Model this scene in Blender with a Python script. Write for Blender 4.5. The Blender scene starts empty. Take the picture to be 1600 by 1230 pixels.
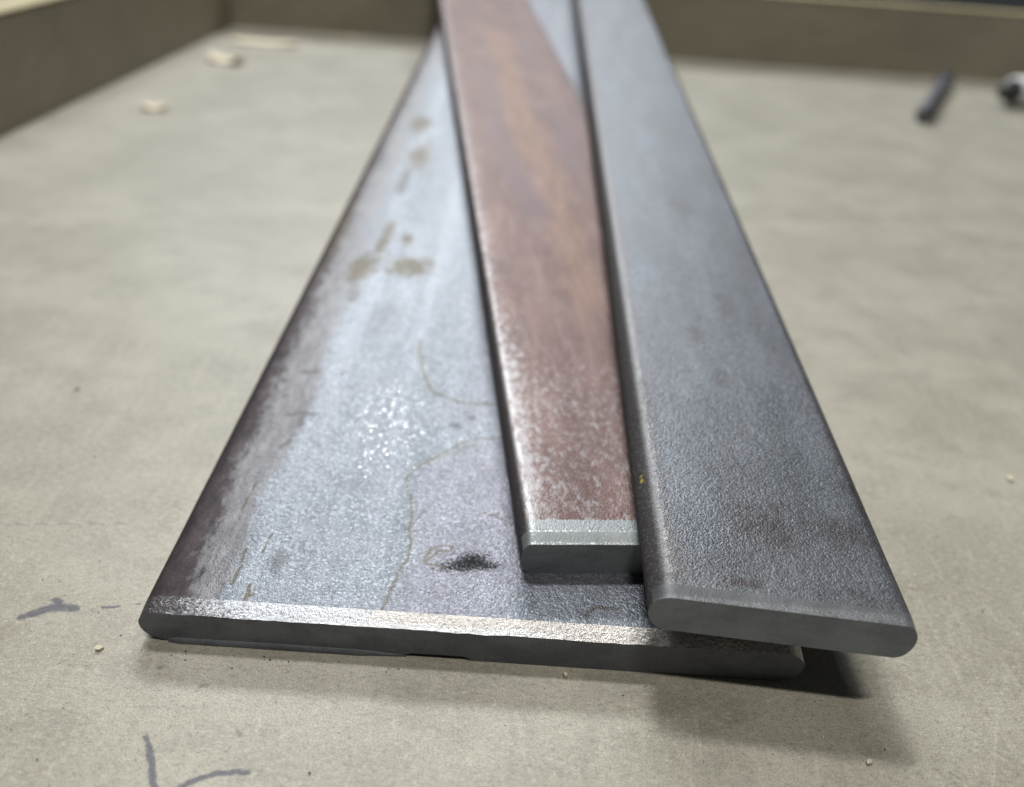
import bpy, math, random
import numpy as np
from mathutils import Matrix, Vector
R = math.radians
MM = 0.001
random.seed(7); rng = np.random.default_rng(7)
sc = bpy.context.scene
C = sc.collection

# ------------------------------------------------------------------ camera
cam_d = bpy.data.cameras.new('camera'); cam = bpy.data.objects.new('camera', cam_d); C.objects.link(cam)
cam.matrix_world = Matrix.Translation((0, 0, 93.54*MM)) @ Matrix.Rotation(R(90-30.417), 4, 'X') @ Matrix.Rotation(R(4.1695), 4, 'Z')
cam_d.sensor_fit = 'HORIZONTAL'; cam_d.sensor_width = 36; cam_d.lens = 1385.45/1600*36
cam_d.clip_start = 0.005; cam_d.clip_end = 50
cam_d.dof.use_dof = True; cam_d.dof.focus_distance = 0.118; cam_d.dof.aperture_fstop = 13.0
sc.camera = cam
# ------------------------------------------------------------------ world, workshop lamps and an added back light
w = bpy.data.worlds.new('World'); sc.world = w; w.use_nodes = True
bg = w.node_tree.nodes['Background']; bg.inputs[0].default_value = (0.93, 0.97, 1.0, 1); bg.inputs[1].default_value = 0.035
sc.view_settings.view_transform = 'Standard'; sc.view_settings.look = 'None'
sc.view_settings.exposure = 0; sc.view_settings.gamma = 1
def lamp(name, loc, target, sx, sy, power, col):
    d = bpy.data.lights.new(name, 'AREA'); d.shape = 'RECTANGLE'; d.size = sx; d.size_y = sy; d.energy = power; d.color = col
    o = bpy.data.objects.new(name, d); C.objects.link(o); o.location = loc
    o.rotation_euler = (Vector(target)-Vector(loc)).to_track_quat('-Z', 'Y').to_euler()
    return o
lamp('rear_shop_lamp', (-0.21, 0.50, 1.40), (0, 0.15, 0), 0.24, 0.05, 9.5, (0.97, 0.98, 1.0))
lamp('front_shop_lamp', (0.06, -0.42, 1.50), (0, 0.15, 0), 0.24, 0.05, 10.5, (1.0, 0.975, 0.93))
lamp('added_back_light', (-0.18, 1.45, 1.05), (0, 0.45, 0), 0.80, 0.20, 19.0, (0.95, 0.98, 1.0))  # unseen light, added to brighten the far table and the bars' sheen

# ------------------------------------------------------------------ helpers
def tag(o, label=None, cat=None, group=None, kind=None):
    if label: o['label'] = label
    if cat: o['category'] = cat
    if group: o['group'] = group
    if kind: o['kind'] = kind
    return o
def mesh_obj(name, verts, faces, mat, parent=None, smooth=True, attrs=None):
    me = bpy.data.meshes.new(name)
    verts = np.asarray(verts, dtype=np.float64)
    me.from_pydata(verts.tolist(), [], faces if isinstance(faces, list) else faces.tolist())
    me.polygons.foreach_set('use_smooth', [smooth]*len(me.polygons))
    if attrs:
        for an, arr in attrs.items():
            a = me.color_attributes.new(an, 'FLOAT_COLOR', 'POINT')
            a.data.foreach_set('color', np.asarray(arr, dtype=np.float32).ravel())
    me.materials.append(mat); me.update()
    o = bpy.data.objects.new(name, me); C.objects.link(o)
    if parent: o.parent = parent
    return o
def sstep(x): x = np.clip(x, 0, 1); return x*x*(3-2*x)
def seg_dist(P, pts, sx=1.0, sy=1.0):
    """distance of points P (n,2) from a polyline, axes scaled"""
    P = P*np.array([sx, sy]); pts = np.array(pts, float)*np.array([sx, sy])
    if len(pts) == 1: return np.hypot(*(P-pts[0]).T)
    d = np.full(len(P), 1e9)
    for a, b in zip(pts[:-1], pts[1:]):
        ab = b-a; L = (ab@ab) or 1e-9
        t = np.clip(((P-a)@ab)/L, 0, 1)
        d = np.minimum(d, np.hypot(*(P-a-t[:, None]*ab).T))
    return d
def vnoise(x, y, seed, scale):
    """smooth value noise in numpy"""
    r = np.random.default_rng(seed); G = r.random((257, 257))
    X = x/scale+1000.37; Y = y/scale+1000.71
    xi = np.floor(X).astype(int); yi = np.floor(Y).astype(int); fx = sstep(X-xi); fy = sstep(Y-yi)
    g = lambda a, b: G[a % 257, b % 257]
    return (g(xi, yi)*(1-fx)+g(xi+1, yi)*fx)*(1-fy)+(g(xi, yi+1)*(1-fx)+g(xi+1, yi+1)*fx)*fy
def fnoise(x, y, seed, scale, oct=3):
    s = 0; a = 1; tot = 0
    for k in range(oct):
        s = s+a*vnoise(x, y, seed+k, scale/2**k); tot += a; a *= .55
    return s/tot

class NT:
    def __init__(s, name):
        s.m = bpy.data.materials.new(name); s.m.use_nodes = True; s.t = s.m.node_tree
        s.b = s.t.nodes['Principled BSDF']; s.co = s.t.nodes.new('ShaderNodeTexCoord').outputs['Object']
    def n(s, k): return s.t.nodes.new(k)
    def set(s, sock, v):
        if hasattr(v, 'is_linked') or isinstance(v, bpy.types.NodeSocket): s.t.links.new(v, sock)
        elif isinstance(v, (tuple, list)) and len(v) == 3 and sock.type == 'RGBA': sock.default_value = (*v, 1)
        else: sock.default_value = v
    def map(s, sc_, rot=(0, 0, 0), vec=None):
        n = s.n('ShaderNodeMapping'); s.set(n.inputs['Vector'], vec or s.co); n.inputs['Scale'].default_value = sc_; n.inputs['Rotation'].default_value = rot
        return n.outputs[0]
    def noise(s, size_mm, detail=3, rough=.55, st=(1, 1, 1), dist=0, rot=(0, 0, 0), off=0):
        """noise with feature size in mm, st stretches features along axes"""
        v = s.map(tuple(1000/size_mm/q for q in st), rot)
        n = s.n('ShaderNodeTexNoise'); s.set(n.inputs['Vector'], v); n.inputs['Scale'].default_value = 1
        if off:
            n.noise_dimensions = '4D'; n.inputs['W'].default_value = off
        n.inputs['Detail'].default_value = detail; n.inputs['Roughness'].default_value = rough; n.inputs['Distortion'].default_value = dist
        return n.outputs['Fac']
    def voro(s, size_mm, st=(1, 1, 1), feat='F1'):
        n = s.n('ShaderNodeTexVoronoi'); s.set(n.inputs['Vector'], s.map(tuple(1000/size_mm/q for q in st))); n.inputs['Scale'].default_value = 1; n.feature = feat
        return n
    def ramp(s, f, lo, hi, a=0.0, b=1.0):
        n = s.n('ShaderNodeMapRange'); n.interpolation_type = 'SMOOTHSTEP'; s.set(n.inputs[0], f)
        for i, q in enumerate((lo, hi, a, b)): s.set(n.inputs[i+1], q)
        return n.outputs[0]
    def ma(s, op, a, b=0.0, c=0.0, clamp=False):
        n = s.n('ShaderNodeMath'); n.operation = op; n.use_clamp = clamp
        s.set(n.inputs[0], a); s.set(n.inputs[1], b); s.set(n.inputs[2], c); return n.outputs[0]
    def mix(s, f, a, b, mode='MIX'):
        n = s.n('ShaderNodeMix'); n.data_type = 'RGBA'; n.blend_type = mode
        s.set(n.inputs[0], f); s.set(n.inputs[6], a); s.set(n.inputs[7], b); return n.outputs[2]
    def cells(s, size_mm, st=(1, 1, 1)):
        v = s.voro(size_mm, st); r = s.n('ShaderNodeSeparateColor'); s.t.links.new(v.outputs['Color'], r.inputs[0])
        return s.ma('SUBTRACT', 1.0, v.outputs['Distance']), r.outputs[0], r.outputs[1]
    def attr(s, name):
        n = s.n('ShaderNodeAttribute'); n.attribute_name = name
        q = s.n('ShaderNodeSeparateColor'); s.t.links.new(n.outputs['Color'], q.inputs[0])
        return q.outputs[0], q.outputs[1], q.outputs[2], n.outputs['Alpha']
    def bump(s, h, dist_mm, strength=1.0, prev=None):
        n = s.n('ShaderNodeBump'); n.inputs['Distance'].default_value = dist_mm*MM; s.set(n.inputs['Strength'], strength); s.set(n.inputs['Height'], h)
        if prev: s.set(n.inputs['Normal'], prev)
        return n.outputs[0]
    def out(s, col=None, rough=None, metal=None, normal=None, spec=None):
        for k, v in (('Base Color', col), ('Roughness', rough), ('Metallic', metal), ('Normal', normal), ('Specular IOR Level', spec)):
            if v is not None: s.set(s.b.inputs[k], v)
        return s.m
    def soft(s, mask, noise, k=.9, lo=.25, hi=.8):
        """mask broken up by noise"""
        return s.ramp(s.ma('ADD', mask, s.ma('MULTIPLY', s.ma('SUBTRACT', noise, .5), k)), lo, hi)

# ------------------------------------------------------------------ materials
def m_wide():
    n = NT('mill_scale_bright')
    dark, mid, purple, black = n.attr('zones')
    rust, olive, smudge, glint = n.attr('marks')
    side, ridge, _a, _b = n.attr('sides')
    g = n.noise(.50, 3, .72)
    grain = n.noise(.8, 4, .72, off=3)
    band = n.noise(6, 3, .5, st=(1, 16, 1), off=5)
    cloud = n.noise(9, 5, .62, off=8); cloud2 = n.noise(3.0, 5, .68, st=(1, 1.8, 1), off=9)
    streak = n.noise(1.2, 5, .72, st=(1, 4, 1), off=2)
    col = n.mix(n.ramp(band, .35, .65), (.115, .130, .145), (.195, .215, .236))
    col = n.mix(n.ma('MULTIPLY', n.ramp(cloud, .42, .68), .45), col, (.26, .27, .30))
    col = n.mix(n.ma('MULTIPLY', n.ramp(cloud2, .48, .72), .30), col, (.24, .25, .27))
    col = n.mix(n.ma('MULTIPLY', n.ramp(streak, .52, .72), .22), col, (.40, .43, .47))
    ch, cr, cg = n.cells(.27)
    col = n.mix(n.ma('MULTIPLY', n.ramp(cr, .72, .85), .35), col, (.50, .53, .58))
    col = n.mix(n.ma('MULTIPLY', n.ramp(cg, .75, .88), .30), col, (.06, .062, .07))
    col = n.mix(n.ma('MULTIPLY', n.soft(purple, grain, .6, .15, .9), .8), col, n.mix(n.ramp(cloud2, .3, .7), (.132, .130, .150), (.190, .190, .218)))
    col = n.mix(n.ma('MULTIPLY', n.ramp(cg, .62, .86), n.ma('MULTIPLY', purple, .35)), col, (.06, .06, .07))
    col = n.mix(n.ma('MULTIPLY', n.ramp(cr, .66, .86), n.ma('MULTIPLY', purple, .25)), col, (.42, .43, .50))
    col = n.mix(n.ma('MULTIPLY', n.soft(mid, streak, 2.4, .10, .95), .85), col, n.mix(n.ramp(streak, .35, .65), (.095, .088, .088), (.185, .178, .18)))
    darkn = n.noise(1.8, 6, .76, st=(1, 2.0, 1), off=1)
    col = n.mix(n.soft(dark, darkn, 3.2, .22, .80), col, n.mix(n.ramp(cloud2, .4, .6), (.040, .031, .034), (.072, .056, .060)))
    col = n.mix(n.ma('MULTIPLY', n.ramp(g, .46, .32), .45), col, (.05, .052, .06))
    col = n.mix(n.ma('MULTIPLY', n.soft(smudge, streak, 1.2, .25, .9), .68), col, (.055, .052, .056))
    col = n.mix(n.ma('MULTIPLY', n.ramp(rust, .1, .8), .75), col, (.085, .070, .042))
    col = n.mix(n.ma('MULTIPLY', n.soft(olive, n.noise(1.7, 5, .72, off=4), 2.8, .24, .80), .85), col, (.070, .054, .028))
    col = n.mix(n.soft(black, n.noise(.42, 4, .85), 4.2, .40, .62), col, (.010, .010, .011))
    rk = n.ramp(black, .35, .8)
    col = n.mix(n.ma('MULTIPLY', side, .8), col, (.040, .033, .033))  # shade on the side faces put into the colour, with darker scale
    b = n.bump(ch, .045, n.ma('SUBTRACT', 1.0, n.ma('MULTIPLY', dark, .55)))
    b = n.bump(g, .07, 1.0, b)
    b = n.bump(n.noise(1.1, 2, .5, off=6), .12, .7, b)
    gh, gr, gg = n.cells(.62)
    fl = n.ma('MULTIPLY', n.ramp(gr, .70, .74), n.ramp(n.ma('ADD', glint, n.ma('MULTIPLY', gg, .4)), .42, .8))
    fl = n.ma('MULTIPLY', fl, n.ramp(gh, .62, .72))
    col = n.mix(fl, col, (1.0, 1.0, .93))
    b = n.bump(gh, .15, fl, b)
    rg = n.ma('SUBTRACT', n.ramp(cloud, .3, .7, .37, .46), n.ma('MULTIPLY', fl, .20))
    rg = n.ma('ADD', rg, n.ma('MULTIPLY', rk, .25))
    rg = n.ma('ADD', rg, n.ma('ADD', n.ma('MULTIPLY', dark, .20), n.ma('MULTIPLY', mid, .05)))
    rg = n.ma('ADD', rg, n.ma('MULTIPLY', side, .15))
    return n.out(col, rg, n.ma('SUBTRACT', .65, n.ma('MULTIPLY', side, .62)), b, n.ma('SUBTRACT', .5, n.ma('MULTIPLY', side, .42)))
def m_lip():
    n = NT('worn_bright_steel')
    g = n.noise(.50, 4, .7); c = n.noise(5, 4, .6); f = n.noise(.22, 2, .5, off=3)
    sep = n.n('ShaderNodeSeparateXYZ'); n.t.links.new(n.co, sep.inputs[0]); u = sep.outputs[0]; v = sep.outputs[1]
    left = n.ramp(n.ma('ADD', u, n.ma('MULTIPLY', n.ma('SUBTRACT', g, .5), .03)), .002, .018, 0, 1)
    warm = n.ramp(n.ma('ADD', u, n.ma('MULTIPLY', n.ma('SUBTRACT', c, .5), .02)), .024, .036)
    col = n.mix(warm, (.84, .86, .90), (.80, .755, .70))
    col = n.mix(left, (.11, .10, .105), col)
    col = n.mix(n.ma('MULTIPLY', n.ramp(g, .48, .34), .5), col, (.16, .15, .15))
    # rubbed to bare metal along the very edge, around the middle of the bar
    vv = n.ma('SUBTRACT', v, n.ma('MULTIPLY', u, .0141))
    bare = n.ma('MULTIPLY', n.ramp(n.ma('ADD', vv, n.ma('MULTIPLY', n.ma('SUBTRACT', n.noise(1.3, 3, .6), .5), .0016)), .0011, .0003), n.ma('MULTIPLY', n.ramp(u, .018, .032), n.ramp(u, .062, .050)))
    col = n.mix(bare, col, (.92, .93, .93))
    b = n.bump(g, .30, 1.0); b = n.bump(f, .08, 1.0, b)
    return n.out(col, n.ma('SUBTRACT', n.ramp(c, .3, .7, .36, .46), n.ma('MULTIPLY', bare, .08)), .9, b)
def m_cut(name, a, b_, u0=None):
    n = NT(name)
    c = n.noise(5, 4, .6, st=(1.6, 1, 1)); s = n.noise(1.0, 3, .6, st=(1, 1, 4)); g = n.noise(.22, 3, .6)
    col = n.mix(n.ramp(c, .35, .65), a, b_)
    col = n.mix(n.ma('MULTIPLY', n.ramp(s, .6, .75), .25), col, (.17, .17, .17))
    col = n.mix(n.ma('MULTIPLY', n.ramp(g, .5, .35), .25), col, (.03, .03, .03))
    sh = n.noise(.5, 3, .6, st=(1, 1, 9), off=5)
    col = n.mix(n.ma('MULTIPLY', n.ramp(sh, .58, .72), .30), col, (.27, .27, .28))
    col = n.mix(n.ma('MULTIPLY', n.ramp(n.noise(1.1, 5, .8, off=8), .60, .70), .45), col, (.045, .042, .04))
    b = n.bump(g, .04, .8); b = n.bump(s, .10, .5, b); b = n.bump(sh, .06, .6, b)
    return n.out(col, .55, .3, b)
def m_brown():
    n = NT('reddish_mill_scale')
    grey, orange, dk, edge = n.attr('zones')
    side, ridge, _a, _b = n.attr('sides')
    g = n.noise(.46, 3, .72); cl = n.noise(8, 5, .66, st=(1, 2.6, 1)); st = n.noise(1.5, 5, .70, st=(1, 9, 1), off=2); sp = n.noise(1.1, 6, .8, st=(1, 1.6, 1), off=4)
    col = n.mix(n.ramp(cl, .35, .65), (.072, .037, .031), (.118, .068, .058))
    col = n.mix(n.ma('MULTIPLY', n.ramp(st, .48, .74), .40), col, (.22, .18, .172))
    col = n.mix(n.ma('MULTIPLY', n.soft(orange, st, 2.0, .2, 1.4), .42), col, (.215, .125, .062))
    col = n.mix(n.ma('MULTIPLY', n.soft(dk, st, 1.2, .1, 1.0), .7), col, (.085, .055, .06))
    col = n.mix(n.ma('MULTIPLY', n.soft(grey, sp, 2.4, .36, .95), .78), col, (.32, .315, .32))
    col = n.mix(n.soft(edge, g, 1.2, .36, .64), col, (.215, .23, .235))
    col = n.mix(n.ma('MULTIPLY', n.ramp(g, .46, .33), .4), col, (.06, .04, .04))
    col = n.mix(n.ma('MULTIPLY', side, .85), col, (.034, .025, .025))  # side faces: painted shade along with darker scale
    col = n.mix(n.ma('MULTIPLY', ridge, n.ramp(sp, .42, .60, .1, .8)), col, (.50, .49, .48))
    ch, cr, cg = n.cells(.27)
    col = n.mix(n.ma('MULTIPLY', n.ramp(cr, .74, .86), .10), col, (.34, .30, .30))
    b = n.bump(ch, .038, 1.0); b = n.bump(g, .08, 1.0, b)
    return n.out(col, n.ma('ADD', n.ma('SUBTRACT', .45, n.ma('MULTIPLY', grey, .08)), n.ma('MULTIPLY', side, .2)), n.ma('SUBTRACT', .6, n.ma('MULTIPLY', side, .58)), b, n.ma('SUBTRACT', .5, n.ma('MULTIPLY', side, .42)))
def m_blue():
    n = NT('blue_grey_mill_scale')
    dk, soft, rim, yel = n.attr('zones')
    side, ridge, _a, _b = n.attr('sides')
    g = n.noise(.52, 3, .74); cl = n.noise(8, 5, .62, st=(1, 2, 1)); st = n.noise(3.2, 4, .6, st=(1, 12, 1), off=2); sp = n.noise(1.1, 6, .8, off=4); md = n.noise(3, 5, .7, off=11)
    col = n.mix(n.ramp(cl, .35, .65), (.135, .148, .166), (.175, .19, .212))
    col = n.mix(n.ma('MULTIPLY', n.ramp(st, .42, .66), .6), col, (.135, .135, .145))
    col = n.mix(n.ma('MULTIPLY', n.soft(rim, sp, 1.0, .2, .9), .6), col, (.14, .125, .115))
    col = n.mix(n.ma('MULTIPLY', n.soft(soft, cl, .7, .15, 1.0), .5), col, (.085, .08, .08))
    col = n.mix(n.ma('MULTIPLY', n.soft(dk, md, 1.6, .20, 1.25), .75), col, (.060, .046, .044))
    col = n.mix(n.ma('MULTIPLY', n.ramp(g, .47, .34), n.ramp(md, .35, .6, .25, .65)), col, (.04, .036, .036))
    sep = n.n('ShaderNodeSeparateXYZ'); n.t.links.new(n.co, sep.inputs[0])
    vv = n.ma('ADD', n.ma('ADD', sep.outputs[1], n.ma('MULTIPLY', sep.outputs[0], .0756)), n.ma('MULTIPLY', n.ma('SUBTRACT', md, .5), .004))
    col = n.mix(n.ma('MULTIPLY', n.ramp(vv, .0036, .0018), .8), col, (.155, .165, .172))
    col = n.mix(n.ma('MULTIPLY', side, .82), col, (.042, .037, .036))  # side faces darkened in colour, for shade as well as darker scale
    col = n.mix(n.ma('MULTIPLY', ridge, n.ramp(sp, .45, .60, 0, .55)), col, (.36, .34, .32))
    col = n.mix(n.ramp(yel, .4, .6), col, (.45, .37, .05))
    ch, cr, cg = n.cells(.29)
    col = n.mix(n.ma('MULTIPLY', n.ramp(cr, .74, .86), .12), col, (.40, .40, .41))
    col = n.mix(n.ma('MULTIPLY', n.ramp(cg, .70, .85), .45), col, (.05, .045, .045))
    b = n.bump(ch, .042, 1.0); b = n.bump(g, .06, 1.0, b); b = n.bump(n.noise(1.2, 3, .5), .10, .6, b)
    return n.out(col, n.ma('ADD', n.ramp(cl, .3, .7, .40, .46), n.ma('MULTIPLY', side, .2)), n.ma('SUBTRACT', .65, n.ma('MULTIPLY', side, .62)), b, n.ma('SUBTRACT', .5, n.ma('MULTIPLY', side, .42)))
def m_chamfer(name, a, b_, sparkle):
    n = NT(name)
    g = n.noise(.40, 3, .6); c = n.noise(4, 4, .6); f = n.noise(.13, 2, .6, off=3)
    sep = n.n('ShaderNodeSeparateXYZ'); n.t.links.new(n.co, sep.inputs[0])
    vv = n.ma('ADD', sep.outputs[1], n.ma('MULTIPLY', sep.outputs[0], .0459))
    line = n.ma('MAXIMUM', n.ramp(vv, .0007, .0001), n.ramp(n.ma('ABSOLUTE', n.ma('SUBTRACT', vv, .0021)), .00022, .00005))
    col = n.mix(n.ramp(c, .35, .65), a, b_)
    fl = n.ma('MULTIPLY', n.ramp(n.ma('ADD', f, n.ma('MULTIPLY', line, .12)), .64, .70), sparkle)
    col = n.mix(fl, col, (.95, .95, .95))
    b = n.bump(g, .05, 1.0)
    return n.out(col, n.ma('SUBTRACT', .50, n.ma('MULTIPLY', fl, .2)), n.ma('ADD', .45, n.ma('MULTIPLY', fl, .5)), b)
def m_table():
    n = NT('worn_hardboard')
    ink, scr, stain, dirt = n.attr('marks')
    c1 = n.noise(30, 4, .6); c2 = n.noise(9, 5, .68, st=(1.4, 1, 1), rot=(0, 0, R(-14)), off=2); fib = n.noise(.75, 5, .8, st=(1.7, 1, 1), off=4)
    fine = n.noise(.22, 3, .75, off=6); sp = n.voro(2.3); drag = n.noise(1.5, 4, .7, st=(1, 9, 1), rot=(0, 0, R(25)), off=7)
    col = n.mix(n.ramp(c1, .35, .65), (.375, .348, .276), (.49, .46, .375))
    col = n.mix(n.ma('MULTIPLY', n.ramp(c2, .45, .66), .55), col, (.27, .246, .190))
    col = n.mix(n.ma('MULTIPLY', n.ramp(drag, .50, .68), .60), col, (.50, .465, .375))
    col = n.mix(n.ma('MULTIPLY', n.ramp(fib, .50, .66), .75), col, (.60, .565, .47))
    col = n.mix(n.ma('MULTIPLY', n.ramp(fib, .47, .30), .80), col, (.14, .122, .085))
    col = n.mix(n.ma('MULTIPLY', n.ramp(fine, .53, .40), .6), col, (.16, .145, .10))
    fb2 = n.noise(.40, 5, .8, st=(1.5, 1, 1), rot=(0, 0, R(30)), off=14)
    col = n.mix(n.ma('MULTIPLY', n.ramp(fb2, .48, .34), .6), col, (.15, .13, .095))
    col = n.mix(n.ma('MULTIPLY', n.ramp(fb2, .55, .70), .5), col, (.62, .585, .49))
    fl = n.ma('MULTIPLY', n.ramp(sp.outputs['Distance'], .08, .05), n.ramp(sp.outputs['Color'], .78, .80))
    col = n.mix(n.ma('MULTIPLY', fl, .5), col, (.66, .63, .54))
    col = n.mix(n.ma('MULTIPLY', n.ma('MULTIPLY', scr, n.ramp(fib, .35, .6)), .55), col, (.58, .55, .47))
    col = n.mix(n.ma('MULTIPLY', n.soft(dirt, n.noise(.7, 4, .75), 1.1, .4, .9), .5), col, (.12, .108, .08))
    col = n.mix(n.ma('MULTIPLY', n.soft(stain, c2, .5, .1, 1), .35), col, (.25, .20, .14))
    col = n.mix(n.ma('MULTIPLY', n.soft(ink, n.noise(.6, 6, .85), 2.0, .30, .95), .85), col, (.060, .056, .085))
    b = n.bump(fib, .16, .8)
    n.b.inputs['Sheen Weight'].default_value = .5; n.b.inputs['Sheen Roughness'].default_value = .45
    return n.out(col, .40, 0, b, .5)
def m_wood(name, a, b_, rough=.6):
    n = NT(name); f = n.noise(2.5, 4, .65, st=(8, 1, 1)); c = n.noise(60, 3, .6)
    col = n.mix(n.ramp(f, .3, .7), a, b_); col = n.mix(n.ma('MULTIPLY', n.ramp(c, .45, .7), .3), col, tuple(q*.6 for q in a))
    return n.out(col, rough, 0, n.bump(f, .15, .6))
def m_plain(name, col, rough=.5, metal=0.0, size=1.5, var=.25):
    n = NT(name); f = n.noise(size, 4, .65)
    c = n.mix(n.ramp(f, .3, .7), tuple(q*(1-var) for q in col), tuple(min(1, q*(1+var)) for q in col))
    return n.out(c, rough, metal, n.bump(f, .05, .5))

# ------------------------------------------------------------------ bench and tray sides
TX0, TX1, TY0, TY1 = -189.5, 720.0, -320.0, 584.0
def axis(lo, hi, a, b, d, g=1.09, mx=12):
    xs = list(np.arange(a, b, d)); s = d; x = xs[-1]
    while x < hi: s = min(s*g, mx); x += s; xs.append(min(x, hi))
    s = d; x = a; l = []
    while x > lo: s = min(s*g, mx); x -= s; l.append(max(x, lo))
    return np.array(l[::-1]+xs)
gx = axis(TX0, TX1, -72, 84, .26); gy = axis(TY0, TY1, 60, 106, .26)
X, Y = np.meshgrid(gx, gy); P = np.stack([X.ravel(), Y.ravel()], 1)
wob = np.stack([(fnoise(P[:, 0], P[:, 1], 3, 1.2)-.5), (fnoise(P[:, 0], P[:, 1], 9, 1.2)-.5)], 1)*.7
near = (P[:, 1] > 50) & (P[:, 1] < 260) & (P[:, 0] > -145) & (P[:, 0] < 130)
A = np.zeros((len(P), 4)); Q = P[near]+wob[near]
INK = [([[-65.69, 88.4], [-64.08, 89.42], [-62.26, 90.6], [-59.57, 90.5]], .95), ([[-62.9, 91.9], [-61.97, 91.2]], .8), ([[-55.82, 91.2], [-53.65, 91.63]], .35),
       ([[-51.5, 92.24], [-51.0, 92.27]], .25), ([[-41.53, 70.39], [-41.0, 69.6]], .42), ([[-40.77, 69.26], [-39.55, 67.13], [-37.67, 63.03]], .62),
       ([[-37, 62.4], [-35.88, 63.18], [-33.94, 65.0], [-31.29, 66.08], [-27.85, 66.71]], .55)]
ink = np.zeros(len(Q))
for pts, r in INK: ink = np.maximum(ink, sstep(1.15-seg_dist(Q, pts)/r*.75))
scr = np.zeros(len(Q)); r2 = np.random.default_rng(21)
for k in range(70):
    x = r2.uniform(-75, 95); y = r2.uniform(60, 112); a = r2.normal(.3, .9); L = r2.uniform(2, 14); bend = r2.normal(0, .25)
    pts = [[x+L*t*math.cos(a+bend*t), y+L*t*math.sin(a+bend*t)] for t in np.linspace(0, 1, 5)]
    scr = np.maximum(scr, r2.uniform(.15, .8)*np.exp(-(seg_dist(P[near], pts)/r2.uniform(.10, .22))**2))
for pts in ([[-79, 107.3], [-60.9, 109.8]], [[-58, 79.9], [-50, 79.6]], [[60, 66], [68, 83], [73, 91]], [[-30, 77.5], [-22, 78.5]]):
    scr = np.maximum(scr, .7*sstep(1.3-seg_dist(P[near], pts)/.16))
stain = np.zeros(len(Q))
for pts, r in (([[-135.8, 236.9], [-124.5, 212.2]], 3.5), ([[-121.4, 237.3], [-116, 237.4]], 3), ([[-117.6, 210], [-110.8, 209.5]], 2.5), ([[-75, 94], [-68, 84]], 2.4)):
    stain = np.maximum(stain, sstep(1.3-seg_dist(P[near], pts)/r))
dirt = np.zeros(len(Q))
for k in range(46):
    x = r2.uniform(-75, 95); y = r2.uniform(60, 135); a = r2.uniform(0, 3.14); L = abs(r2.normal(0, 1.2))
    dirt = np.maximum(dirt, r2.uniform(.5, 1)*sstep(1.4-seg_dist(Q, [[x, y], [x+L*math.cos(a), y+L*math.sin(a)]])/r2.uniform(.12, .35)))
for pts, r in (([[-79, 107.0], [-56, 110.0]], .25), ([[-39.2, 87.7], [-33.3, 85.9]], .35), ([[-44.2, 81.2], [-43.8, 81.3]], .35), ([[-37.8, 78.6], [-36.6, 79.2]], .35)):
    dirt = np.maximum(dirt, sstep(1.3-seg_dist(Q, pts)/r))
A[near] = np.stack([ink, scr, stain, dirt], 1)
nx, ny = len(gx), len(gy); idx = np.arange(nx*ny).reshape(ny, nx)
F = np.stack([idx[:-1, :-1], idx[:-1, 1:], idx[1:, 1:], idx[1:, :-1]], -1).reshape(-1, 4)
V = np.concatenate([P, np.zeros((len(P), 1))], 1)*MM
top = mesh_obj('table', V, F, m_table(), attrs={'marks': A}); tag(top, kind='structure')
def box(name, x0, x1, y0, y1, z0, z1, mat, parent=None, bev=0.0):
    import bmesh
    bm = bmesh.new(); bmesh.ops.create_cube(bm, size=1)
    for v in bm.verts: v.co = Vector(((x0+x1)/2+v.co.x*(x1-x0), (y0+y1)/2+v.co.y*(y1-y0), (z0+z1)/2+v.co.z*(z1-z0)))*MM
    if bev: bmesh.ops.bevel(bm, geom=list(bm.edges), offset=bev*MM, segments=2, affect='EDGES')
    me = bpy.data.meshes.new(name); bm.to_mesh(me); bm.free(); me.materials.append(mat)
    o = bpy.data.objects.new(name, me); C.objects.link(o)
    if parent: o.parent = parent
    return o
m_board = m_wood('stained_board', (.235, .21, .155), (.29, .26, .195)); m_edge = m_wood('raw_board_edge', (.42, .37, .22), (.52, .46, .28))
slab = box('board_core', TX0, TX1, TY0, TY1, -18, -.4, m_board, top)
def empty(name, loc=(0, 0, 0), M=None):
    o = bpy.data.objects.new(name, None); C.objects.link(o); o.empty_display_size = .01
    if M is not None: o.matrix_world = M
    else: o.location = loc
    return o
bk = empty('back_board'); tag(bk, 'low shaded board along the back of the table, with the steel bars leaning on it', 'board')
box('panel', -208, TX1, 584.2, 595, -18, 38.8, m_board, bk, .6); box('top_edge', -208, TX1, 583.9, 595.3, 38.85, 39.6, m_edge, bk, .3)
lf = empty('side_board'); tag(lf, 'shaded low board running along the left edge of the table to the corner', 'board')
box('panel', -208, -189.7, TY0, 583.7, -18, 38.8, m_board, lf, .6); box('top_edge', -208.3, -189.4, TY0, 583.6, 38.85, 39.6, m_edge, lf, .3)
fl = mesh_obj('floor', [(-6, -6, -.85), (6, -6, -.85), (6, 8, -.85), (-6, 8, -.85)], [[0, 1, 2, 3]], m_plain('dark_concrete', (.06, .05, .042), .8, 0, 40)); tag(fl, kind='structure')

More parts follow.
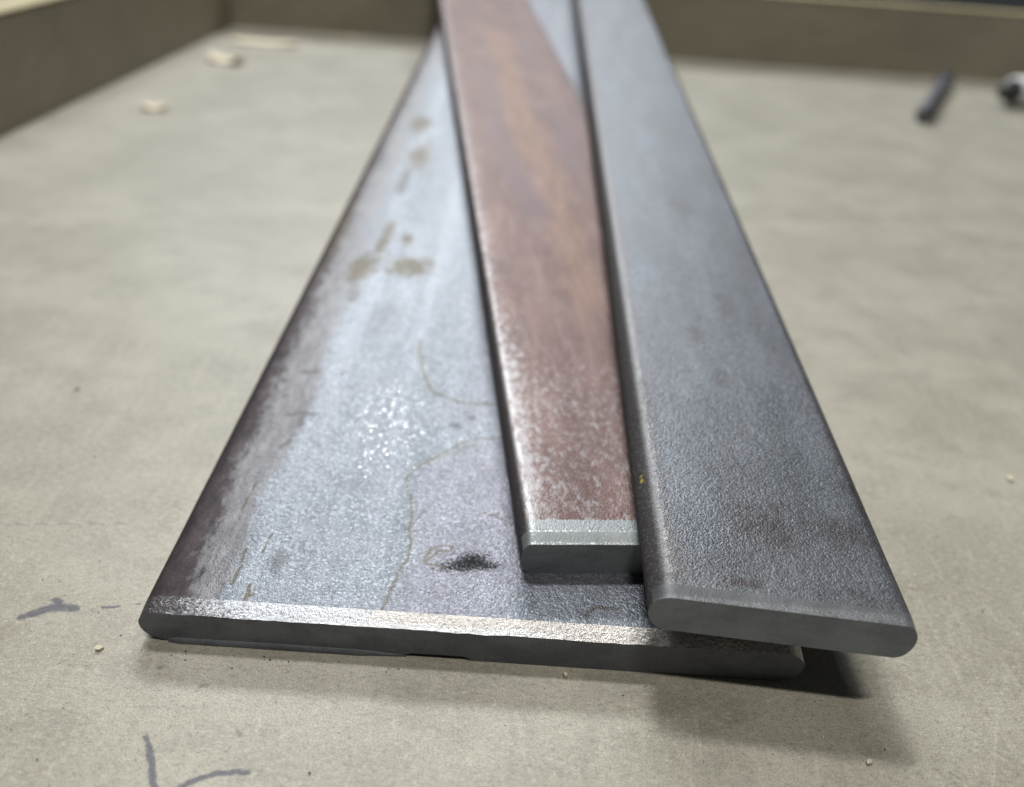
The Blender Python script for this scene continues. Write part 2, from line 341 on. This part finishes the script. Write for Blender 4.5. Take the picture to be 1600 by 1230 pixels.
# ------------------------------------------------------------------ steel bars
T = 6.35
def bar_mesh(name, W, L, skew, rl, rr, lipv, drop, mats, parent, maskfn, top_d=.34, v_d=.36, dense=125, seed=1, bottom=None, sq=2.0, lipname='chamfer', wavy=.15):
    """flat bar: rounded section swept along v; front v=0.  Parts: body, lip/chamfer, cut_end"""
    na = 12
    us = np.linspace(rl, W-rr, int((W-rl-rr)/top_d)+1)
    topp = [(u, T) for u in us]
    def arc(cx, rx, sgn, a0, a1):
        out = []
        for k in range(1, na):
            a = a0+(a1-a0)*k/na
            cu, cw = math.cos(a), math.sin(a)
            out.append((cx+sgn*rx*abs(cu)**(2/sq), T/2+math.copysign(abs(cw)**(2/sq), cw)*T/2))
        return out
    right = arc(W-rr, rr, 1, math.pi/2, -math.pi/2)
    bot = [(u, 0.0) for u in np.linspace(W-rr, rl, 60)]
    left = arc(rl, rl, -1, -math.pi/2, math.pi/2)
    prof = np.array(topp+right+bot+left); n = len(prof); nt = len(topp)
    vs = [0, .12, .3, .55, .85, 1.2, 1.6, lipv]; vs = [q for q in vs if q < lipv]+[lipv]
    while vs[-1] < dense: vs.append(vs[-1]+v_d)
    s = v_d
    while vs[-1] < L: s = min(s*1.12, 20); vs.append(min(vs[-1]+s, L))
    vs = np.array(vs); nv = len(vs)
    U = np.tile(prof[:, 0], (nv, 1)); Wz = np.tile(prof[:, 1], (nv, 1)); Vv = np.tile(vs[:, None], (1, n))
    f = np.clip(1-Vv/lipv, 0, 1)
    wav = fnoise(U.ravel(), Vv.ravel(), seed+50, 3.0, 4).reshape(U.shape)
    upper = np.clip((Wz/T-.55)/.45, 0, 1)
    Z = Wz-upper*(f**1.25)*(drop+(wav-.5)*drop*wavy)
    # very slight unevenness of a rolled surface and a wavering edge line
    Z += upper*(fnoise(U.ravel(), Vv.ravel(), seed+70, 14, 2).reshape(U.shape)-.5)*.05*np.clip(Vv/6, 0, 1)
    U2 = U+np.where(U < W/2, -1, 1)*(fnoise(Vv.ravel(), Vv.ravel()*0, seed+90, 9, 3).reshape(U.shape)-.5)*.14*(1-np.abs(Wz/T-.5)*2)
    if bottom is not None:
        lowm = np.clip((.5-Wz/T)/.5, 0, 1); Z += lowm*bottom(U)*np.clip(1-Vv/3, 0, 1)
    endw = (fnoise(U.ravel(), Wz.ravel(), seed+30, 4, 3).reshape(U.shape)-.5)*.22*wavy*np.clip(1-Vv/2, 0, 1)
    Vs = Vv+skew*U+endw
    V3 = np.stack([U2, Vs, Z], -1).reshape(-1, 3)*MM
    mk = maskfn(U.ravel(), Vv.ravel(), Wz.ravel())
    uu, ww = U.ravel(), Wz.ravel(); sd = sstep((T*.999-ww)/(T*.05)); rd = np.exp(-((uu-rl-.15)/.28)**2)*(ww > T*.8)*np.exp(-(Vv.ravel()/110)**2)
    mk['sides'] = np.stack([sd, rd, sd*0, sd*0+1], 1)  # first channel paints side faces darker: mostly shade, partly darker scale
    idx = np.arange(nv*n).reshape(nv, n); nxt = np.roll(idx, -1, axis=1)
    F = np.stack([idx[:-1], nxt[:-1], nxt[1:], idx[1:]], -1)      # (nv-1, n, 4)
    kl = int(np.searchsorted(vs, lipv))
    lipmask = np.zeros((nv-1, n), bool); lipmask[:kl, :nt-1+5] = True; lipmask[:kl, n-4:] = True
    def sub(nm, faces, mat):
        used, inv = np.unique(faces.ravel(), return_inverse=True)
        return mesh_obj(nm, V3[used], inv.reshape(-1, faces.shape[1]), mat, parent, True, {k: a[used] for k, a in mk.items()})
    back = idx[-1][None, :]
    b = sub('bar_body', F[~lipmask], mats[0])
    sub('rear_end', back, mats[2])
    sub(lipname, F[lipmask], mats[1])
    sub('cut_end', idx[0][None, ::-1], mats[2])
    return b
def frame(parentM, loc, yaw, el=0):
    return parentM @ Matrix.Translation(Vector(loc)*MM) @ Matrix.Rotation(R(yaw), 4, 'Z') @ Matrix.Rotation(R(el), 4, 'X')
MW = frame(Matrix.Identity(4), (-47.964, 85.852, 0), -.3565, 4.5376)
MB = frame(MW, (50.84, 11.464, T+.01), 8.539)
MR = frame(MW, (66.83, -2.157, 2*T+.03), .926)

RUST1 = [[32.0, 0], [32.26, 1.82], [33.27, 6.03], [33.83, 9.95], [34.7, 12.17], [34.56, 15.15], [33.85, 18.05], [34.11, 21.73], [33.48, 24.15], [32.21, 27.34], [31.98, 29.98], [32.85, 32.32], [35.27, 34.72], [37.72, 37.52], [39.96, 40.04], [42.69, 41.4], [48.25, 42.2]]
RUST2 = [[28.6, 72], [28.72, 68.6], [29.76, 64.54], [30.78, 59.55], [32.82, 54.71], [35.73, 52.8], [38.08, 51.47], [41.44, 51.46], [46.62, 52.07]]
BOUND = [[10.69, -5], [10.69, 2.54], [10.95, 10.36], [9.91, 25.53], [11.23, 31.99], [11.51, 37.09], [13.1, 46.41], [12.44, 54.33], [10.93, 72.35], [10.73, 82.73], [9.53, 106.7], [9.77, 140.89], [8.44, 197.51], [8, 900]]
DARK = [[6.9, -5], [6.91, 2.21], [5.26, 12.39], [4.63, 28.08], [5.39, 41.77], [4.49, 53.37], [4.74, 71.53], [4.33, 90.3], [3.5, 140], [3, 900]]
def marks_max(P, items, ws=1, wy=1, soft=1.15):
    m = np.zeros(len(P))
    for pts, r in items: m = np.maximum(m, np.exp(-(seg_dist(P, pts, ws, wy)/(r*soft))**2))
    return m
def mask_wide(u, v, w_):
    P = np.stack([u, v], 1); bn = np.interp(v, *np.array(BOUND)[:, ::-1].T)+(fnoise(u, v, 5, 2, 3)-.5)*1.6; dn = np.interp(v, *np.array(DARK)[:, ::-1].T)
    dark = sstep(.5+(dn-u)/6); mid = sstep(.5+(bn-u)/(1.8+np.clip(v-15, 0, 110)*.10))
    rl = np.interp(v, [-5, 1.8, 6, 10, 12.2, 18, 24, 27, 30, 32.3, 34.7, 37.5, 40, 41.4], [32, 32.3, 33.3, 33.8, 34.7, 33.9, 33.5, 32.2, 32, 32.9, 35.3, 37.7, 40, 43], right=44)
    purple = (.35*sstep(.5+(u-rl)/.8)+.65*sstep((u-rl)/5))*sstep((48-v)/10)+.55*sstep((u-33)/9)*sstep((v-38)/10)
    purple *= 1-.75*sstep((u-44)/8)*sstep((11-v)/5)
    Pw = P+np.stack([fnoise(u, v, 11, 1.5)-.5, fnoise(u, v, 15, 1.5)-.5], 1)*1.4
    black = np.exp(-((u-44.1)/3.0)**2-((v-12.5)/2.0)**2)*.86+.5*np.exp(-((u-40.8)/2.6)**2-((v-11)/1.2)**2)+.4*np.exp(-((u-47.2)/1.6)**2-((v-11.6)/.8)**2)
    cracks = marks_max(Pw*.4+P*.6, [([[11.35, 11.8], [11.58, 9.16], [11.6, 4.94]], .17), ([[14.0, 15.61], [13.96, 11.66]], .12), ([[14.01, 5.15], [13.82, 3.39], [14.02, 1.81]], .26), ([[14.6, 3.6], [13.9, 3.3]], .18), ([[50.5, 20], [46.5, 22.5], [43, 23]], .12), ([[8.2, 20], [8.8, 27]], .13)])
    ring = [[41.18, 13.93], [40.68, 15.19], [39.16, 15.32], [37.51, 14.11], [37.08, 12.39], [37.48, 11.41], [39.09, 11.05], [40.83, 11.09]]
    Ps = P+np.stack([fnoise(u, v, 17, 1.2)-.5, fnoise(u, v, 19, 1.2)-.5], 1)*.8
    rust = marks_max(Ps, [(RUST1, .19), (RUST2, .26), (ring, .19), ([[37.5, 12], [38.8, 14.2], [40.5, 14.2]], .2), ([[34.5, 18], [37, 18.4]], .15), ([[62, 1.2], [60, 3.6], [62, 5.5], [65, 5.4]], .16)])
    rust = np.maximum(rust, .45*marks_max(Ps, [([[32, 62], [36, 61.4]], .3), ([[42, 45], [47, 46.5]], .25), ([[34, 34], [38, 36.5], [42, 39.5]], .5)]))
    rust = np.maximum(rust, cracks)
    ol = np.exp(-((u-11)/2.6)**2-((v-101)/8)**2)+np.exp(-((u-22)/6)**2-((v-103.5)/5.5)**2)+.9*np.exp(-((u-14)/1.6)**2-((v-118)/12)**2)+.8*np.exp(-((u-19.4)/1.8)**2-((v-117)/4)**2)
    ol += .8*np.exp(-((u-2.5)/1.6)**2-((v-118)/26)**2)+1.2*np.exp(-((u-11.5)/3.5)**2-((v-202)/7)**2)+.8*np.exp(-((u-15)/5)**2-((v-172)/14)**2)+.5*np.exp(-((u-12)/2)**2-((v-88)/5)**2)
    sm = marks_max(Pw, [([[8.65, 57.9], [10.97, 58.2]], .6), ([[6.87, 49.6], [7.88, 50.1]], .5), ([[9.1, 44.4], [13.36, 45.3]], .7), ([[11.6, 43.4], [12.1, 42.2]], .9), ([[11.5, 37.1], [10.4, 35.2]], .5), ([[12.9, 160], [13.2, 146]], 1.6),
        ([[38, 44.5], [38.6, 44.6]], .9), ([[40.5, 47], [41.2, 47.2]], .7), ([[33.4, 53.2], [34.8, 53.4]], .4)])
    sm += 1.1*cracks
    sm += .8*np.exp(-((u-16.5)/2.2)**2-((v-10)/3.5)**2)+.5*np.exp(-((u-20)/6)**2-((v-80)/14)**2)+.5*np.exp(-((u-24)/5)**2-((v-28)/5)**2)
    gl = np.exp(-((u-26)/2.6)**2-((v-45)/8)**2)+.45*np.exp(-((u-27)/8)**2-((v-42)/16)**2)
    return {'zones': np.stack([dark, mid, purple, black], 1), 'marks': np.stack([rust, ol, sm, gl], 1)}
def mask_brown(u, v, w_):
    P = np.stack([u, v], 1)
    grey = .50*np.exp(-(u/4.0)**2)+.42*sstep((75-v)/45)+.22*sstep((u-18)/12)*np.exp(-((v-22)/14)**2)+.2*sstep((18-u)/16)*sstep((v-20)/60)
    d = seg_dist(P, [[20.7, 298], [20.6, 257], [19.2, 195], [20.7, 166], [22.2, 138], [22.6, 114], [22.4, 100], [20.6, 69], [19.3, 47]])
    orange = .9*np.exp(-(d/(5.5+v*.006))**2)*sstep((v-30)/50)+.5*np.exp(-(seg_dist(P, [[19.4, 229], [17.4, 177], [17.6, 153]])/4)**2)
    orange += .6*marks_max(P, [([[33, 300], [34, 235], [36, 190]], 4)])
    dk = .45*sstep((u-24)/14)*sstep((v-60)/80)+marks_max(P, [([[31, 275], [31.9, 240]], 2.2), ([[31.9, 200], [31.3, 170], [29, 140]], 2.0), ([[14.2, 245], [11.8, 180], [12.5, 140], [16, 112]], 3.5), ([[8.4, 22], [8.2, 8]], .12)])
    edge = sstep(.5+(4.4-v)/1.2)
    return {'zones': np.stack([np.clip(grey, 0, 1), np.clip(orange, 0, 1), dk, edge], 1)}
def mask_blue(u, v, w_):
    P = np.stack([u, v], 1)
    Pw = P+np.stack([fnoise(u, v, 11, 2)-.5, fnoise(u, v, 15, 2)-.5], 1)*1.8
    dk = .85*np.exp(-((u-16.5)/4.5)**2-((v-13)/6)**2)+.75*np.exp(-((u-27)/5)**2-((v-14)/4.5)**2)+.5*np.exp(-((u-9)/6)**2-((v-6)/3)**2)
    dk += .9*np.exp(-((v-3.4-.05*(u-16))/1.1)**2)*np.clip(fnoise(u, v*.3, 61, 4.5, 2)*2.6-.75, 0, 1)
    dk = np.maximum(dk, .85*np.exp(-((u-32.6)/2.6)**2)*sstep((160-v)/90))+.35*np.exp(-((v-24)/12)**2)*sstep((u-6)/6)
    soft = marks_max(Pw, [([[21.5, 79], [21.6, 73]], 1.6), ([[13.9, 65], [14.2, 62]], 1.5), ([[16.1, 51.7], [16.5, 48.5]], 1.3), ([[18.2, 124], [19.3, 120]], 2.5), ([[3, 46], [1.9, 36]], 1.1), ([[16, 45], [15.5, 30]], .1)])
    rim = .7*np.exp(-((u-2)/3)**2)+.45*sstep((18-v)/16)
    yel = sstep(1.3-seg_dist(P+np.stack([fnoise(u, v, 31, .7)-.5, fnoise(u, v, 33, .7)-.5], 1)*.7, [[.9, 21.6], [1.0, 22.8]])/.28)
    yel = np.maximum(yel, 0)
    return {'zones': np.stack([dk, soft, np.clip(rim, 0, 1), yel], 1)}

cutA = m_cut('sheared_steel_dark', (.108, .115, .127), (.165, .172, .186)); cutB = m_cut('sheared_steel_grey', (.16, .178, .192), (.225, .247, .262))
wb = empty('wide_steel_bar', M=MW); tag(wb, 'widest flat steel bar, bluish with a shiny worn front edge, under the other two bars', 'steel bar')
def wbot(U):
    return .75*sstep((U-35)/1.5)*sstep((45.5-U)/.8)+.5*sstep((4.5-U)/3)
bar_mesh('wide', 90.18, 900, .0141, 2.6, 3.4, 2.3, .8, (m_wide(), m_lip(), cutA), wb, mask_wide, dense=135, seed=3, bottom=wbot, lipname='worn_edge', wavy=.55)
# burr: a thin folded sliver of metal left by the shear along the lower front edge
bv, bf = [], []
K = 60
for k in range(K+1):
    u = 3.6+k/K*32.5; e = min(1, (K-k)/12)*min(1, .6+k/6); nz = .10*(vnoise(np.array([u]), np.array([0.]), 4, 1.7)[0]-.5); v0 = .0141*u
    for (dv, z) in ((.3, .03), (-.34*e-.05, .02), (-.42*e-.05, .22+nz), (-.16*e-.04, .55*e+.25+nz), (.3, .75*e+.3)): bv.append((u*MM, (v0+dv)*MM, z*MM))
for k in range(K):
    for j in range(4): a = k*5+j; bf.append([a, a+1, a+6, a+5])
bf += [[0, 4, 3, 2, 1], [K*5+j for j in range(5)]]
mesh_obj('burr', bv, bf, cutA, wb)
bb = empty('reddish_steel_bar', M=MB); tag(bb, 'reddish brown steel bar with an orange streak, between the widest bar and the topmost one', 'steel bar')
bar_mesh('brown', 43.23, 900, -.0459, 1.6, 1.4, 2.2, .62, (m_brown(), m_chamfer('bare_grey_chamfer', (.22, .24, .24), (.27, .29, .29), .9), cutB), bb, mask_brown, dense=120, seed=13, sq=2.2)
rb = empty('grey_steel_bar', M=MR); tag(rb, 'dull blue-grey steel bar on top of the pile, its front corner overhanging the table', 'steel bar')
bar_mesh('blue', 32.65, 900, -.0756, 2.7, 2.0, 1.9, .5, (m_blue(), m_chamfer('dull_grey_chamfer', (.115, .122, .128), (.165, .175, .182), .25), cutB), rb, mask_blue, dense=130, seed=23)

# ------------------------------------------------------------------ small things on the table
m_shave = m_plain('pale_wood', (.62, .55, .40), .7, 0, 3, .12); m_crumb = m_plain('cream_crumb', (.66, .60, .44), .6, 0, .4, .2)
def shaving(name, x, y, L, Wd, curl, rz, label):
    vs, fs = [], []; n = 16
    for k in range(n+1):
        t = k/n-.5; a = t*curl; r = L/max(curl, .05)
        px = math.sin(a)*r; pz = r*(1-math.cos(a))
        for s in (-.5, -.17, .17, .5):
            wv = Wd*(1-.5*(2*t)**4)*(1+.15*math.sin(7*t+s*3)); vs.append((px*MM, s*wv*MM, (pz+.5+abs(s)*.5)*MM))
    for k in range(n):
        for j in range(3): a = k*4+j; fs.append([a, a+1, a+5, a+4])
    o = mesh_obj(name, vs, fs, m_shave); m = o.modifiers.new('thickness', 'SOLIDIFY'); m.thickness = .5*MM; m.offset = 1
    o.location = (x*MM, y*MM, 0); o.rotation_euler = (0, 0, R(rz)); return tag(o, label, 'wood shaving', 'wood shavings by the far left corner')
shaving('wood_shaving', -155.4, 533, 36, 14, .25, 4, 'long flat pale wood shaving near the far left corner, farthest of them')
shaving('wood_shaving', -158.7, 474.6, 20, 13, 1.5, -12, 'curled cream wood shaving just in front of the long flat one')
shaving('wood_shaving', -155.7, 370, 10, 9, 1.6, 20, 'small pale curled wood shaving nearest the viewer, beside the left board')
shaving('wood_shaving', -114.8, 570, 7, 8, 1.0, 60, 'tiny tan wood shaving at the foot of the back board')
def crumb(x, y, s, label, sx=1, sz=.8, col=None):
    import bmesh
    bm = bmesh.new(); bmesh.ops.create_icosphere(bm, subdivisions=1, radius=1)
    rr_ = random.Random(int(x*10+y))
    for v in bm.verts: v.co *= 1+rr_.uniform(-.38, .30)
    for v in bm.verts: v.co = Vector((v.co.x*s*sx, v.co.y*s, v.co.z*s*sz))*MM
    me = bpy.data.meshes.new('crumb'); bm.to_mesh(me); bm.free(); me.materials.append(col or m_crumb)
    for p in me.polygons: p.use_smooth = False
    o = bpy.data.objects.new('crumb', me); C.objects.link(o); o.location = (x*MM, y*MM, s*sz*.8*MM); o.rotation_euler = (0, 0, x)
    return tag(o, label, 'crumb', 'crumbs on the table')
crumb(-52.9, 83.5, .42, 'cream crumb on the table left of the wide bar\'s corner', 1.3)
crumb(10.0, 84.6, .38, 'cream crumb touching the front face of the widest bar', .8, 1.5)
crumb(95.6, 140.5, .7, 'pale flake on the table far right of the grey bar', 1.4, .6)
crumb(48.06, 74.3, .42, 'white crumb on the table below the overhanging bar corner', 1.4)
crumb(-85.8, 148.7, .5, 'small pale crumb on the table at the far left of the bars', 1.2)
crumb(43.2, 77.7, .2, 'tiny white crumb inside the shadow of the grey bar', 1.2)
# steel pin lying near the back board
def tube(name, rings, mat, parent=None, seg=24):
    """lathe along +y: rings = (y, radius) in mm"""
    vs, fs = [], []
    for (y, r) in rings:
        for k in range(seg): a = 2*math.pi*k/seg; vs.append((r*math.cos(a)*MM, y*MM, r*math.sin(a)*MM))
    for j in range(len(rings)-1):
        for k in range(seg): a = j*seg+k; b = j*seg+(k+1) % seg; fs.append([a, b, b+seg, a+seg])
    fs += [list(range(seg)), list(range((len(rings)-1)*seg, len(rings)*seg))[::-1]]
    return mesh_obj(name, vs, fs, mat, parent)
m_pin = m_plain('dull_steel', (.10, .10, .11), .6, .3); m_blk = m_plain('black_plastic', (.03, .035, .03), .45)
pn = empty('steel_pin', (190*MM, 448*MM, 4.4*MM)); pn.rotation_euler = (0, 0, R(-26)); tag(pn, 'dark grey steel rod lying on the table by the back board at the right', 'rod')
tube('shank', [(0, 2.8), (1.2, 3.9), (105, 3.9), (106, 3.6)], m_pin, pn); tube('collar', [(106, 5), (107, 5), (114, 5), (115, 4.4)], m_pin, pn)
mk = empty('marker_pen', (258*MM, 506*MM, 8.2*MM)); mk.rotation_euler = (0, 0, R(-62)); tag(mk, 'white marker with dark cap and yellow band at the right edge of the picture', 'marker')
tube('cap', [(-8, 2.5), (-7, 4.2), (-1, 5.4), (0, 5.4)], m_blk, mk); tube('barrel', [(0, 6.6), (1, 7.6), (70, 7.6), (72, 7)], m_plain('white_plastic', (.8, .8, .82), .35, 0, 5, .03), mk); tube('band', [(9, 7.65), (9.4, 7.8), (15, 7.8), (15.4, 7.65)], m_plain('yellow_plastic', (.62, .55, .05), .4), mk)

# grit and dust on the table, too fine to count
gv, gf = [], []
r3 = random.Random(5)
for k in range(360):
    near_bar = k < 60
    if near_bar: x = r3.uniform(-50, 46); y = 84.6-.2+x*.0-abs(r3.gauss(0, .9))
    else: x = r3.uniform(-80, 100); y = r3.uniform(58, 130)
    if not near_bar and -49+0 < x < 54 and y > 78: continue
    q = abs(r3.gauss(.07, .05))+.03; b0 = len(gv); zc = q*.5
    pts = [(q, 0, 0), (-q*.8, q*.5, 0), (-q*.4, -q*.9, 0), (0, 0, q*1.1), (0, 0, -q*.5)]
    a = r3.uniform(0, 6.28)
    for (px, py, pz) in pts:
        px *= r3.uniform(.7, 1.6); py *= r3.uniform(.7, 1.3)
        gv.append(((x+px*math.cos(a)-py*math.sin(a))*MM, (y+px*math.sin(a)+py*math.cos(a))*MM, (zc+pz)*MM))
    for t3 in ((0, 1, 3), (1, 2, 3), (2, 0, 3), (1, 0, 4), (2, 1, 4), (0, 2, 4)): gf.append([b0+i for i in t3])
gn = NT('grit'); gcol = gn.mix(gn.ramp(gn.noise(9, 1, .5), .45, .55), (.10, .09, .07), (.62, .58, .48)); gn.out(gcol, .7)
tag(mesh_obj('grit', gv, gf, gn.m, None, False), 'fine grit and dust scattered over the table in front of the bars', 'grit', kind='stuff')
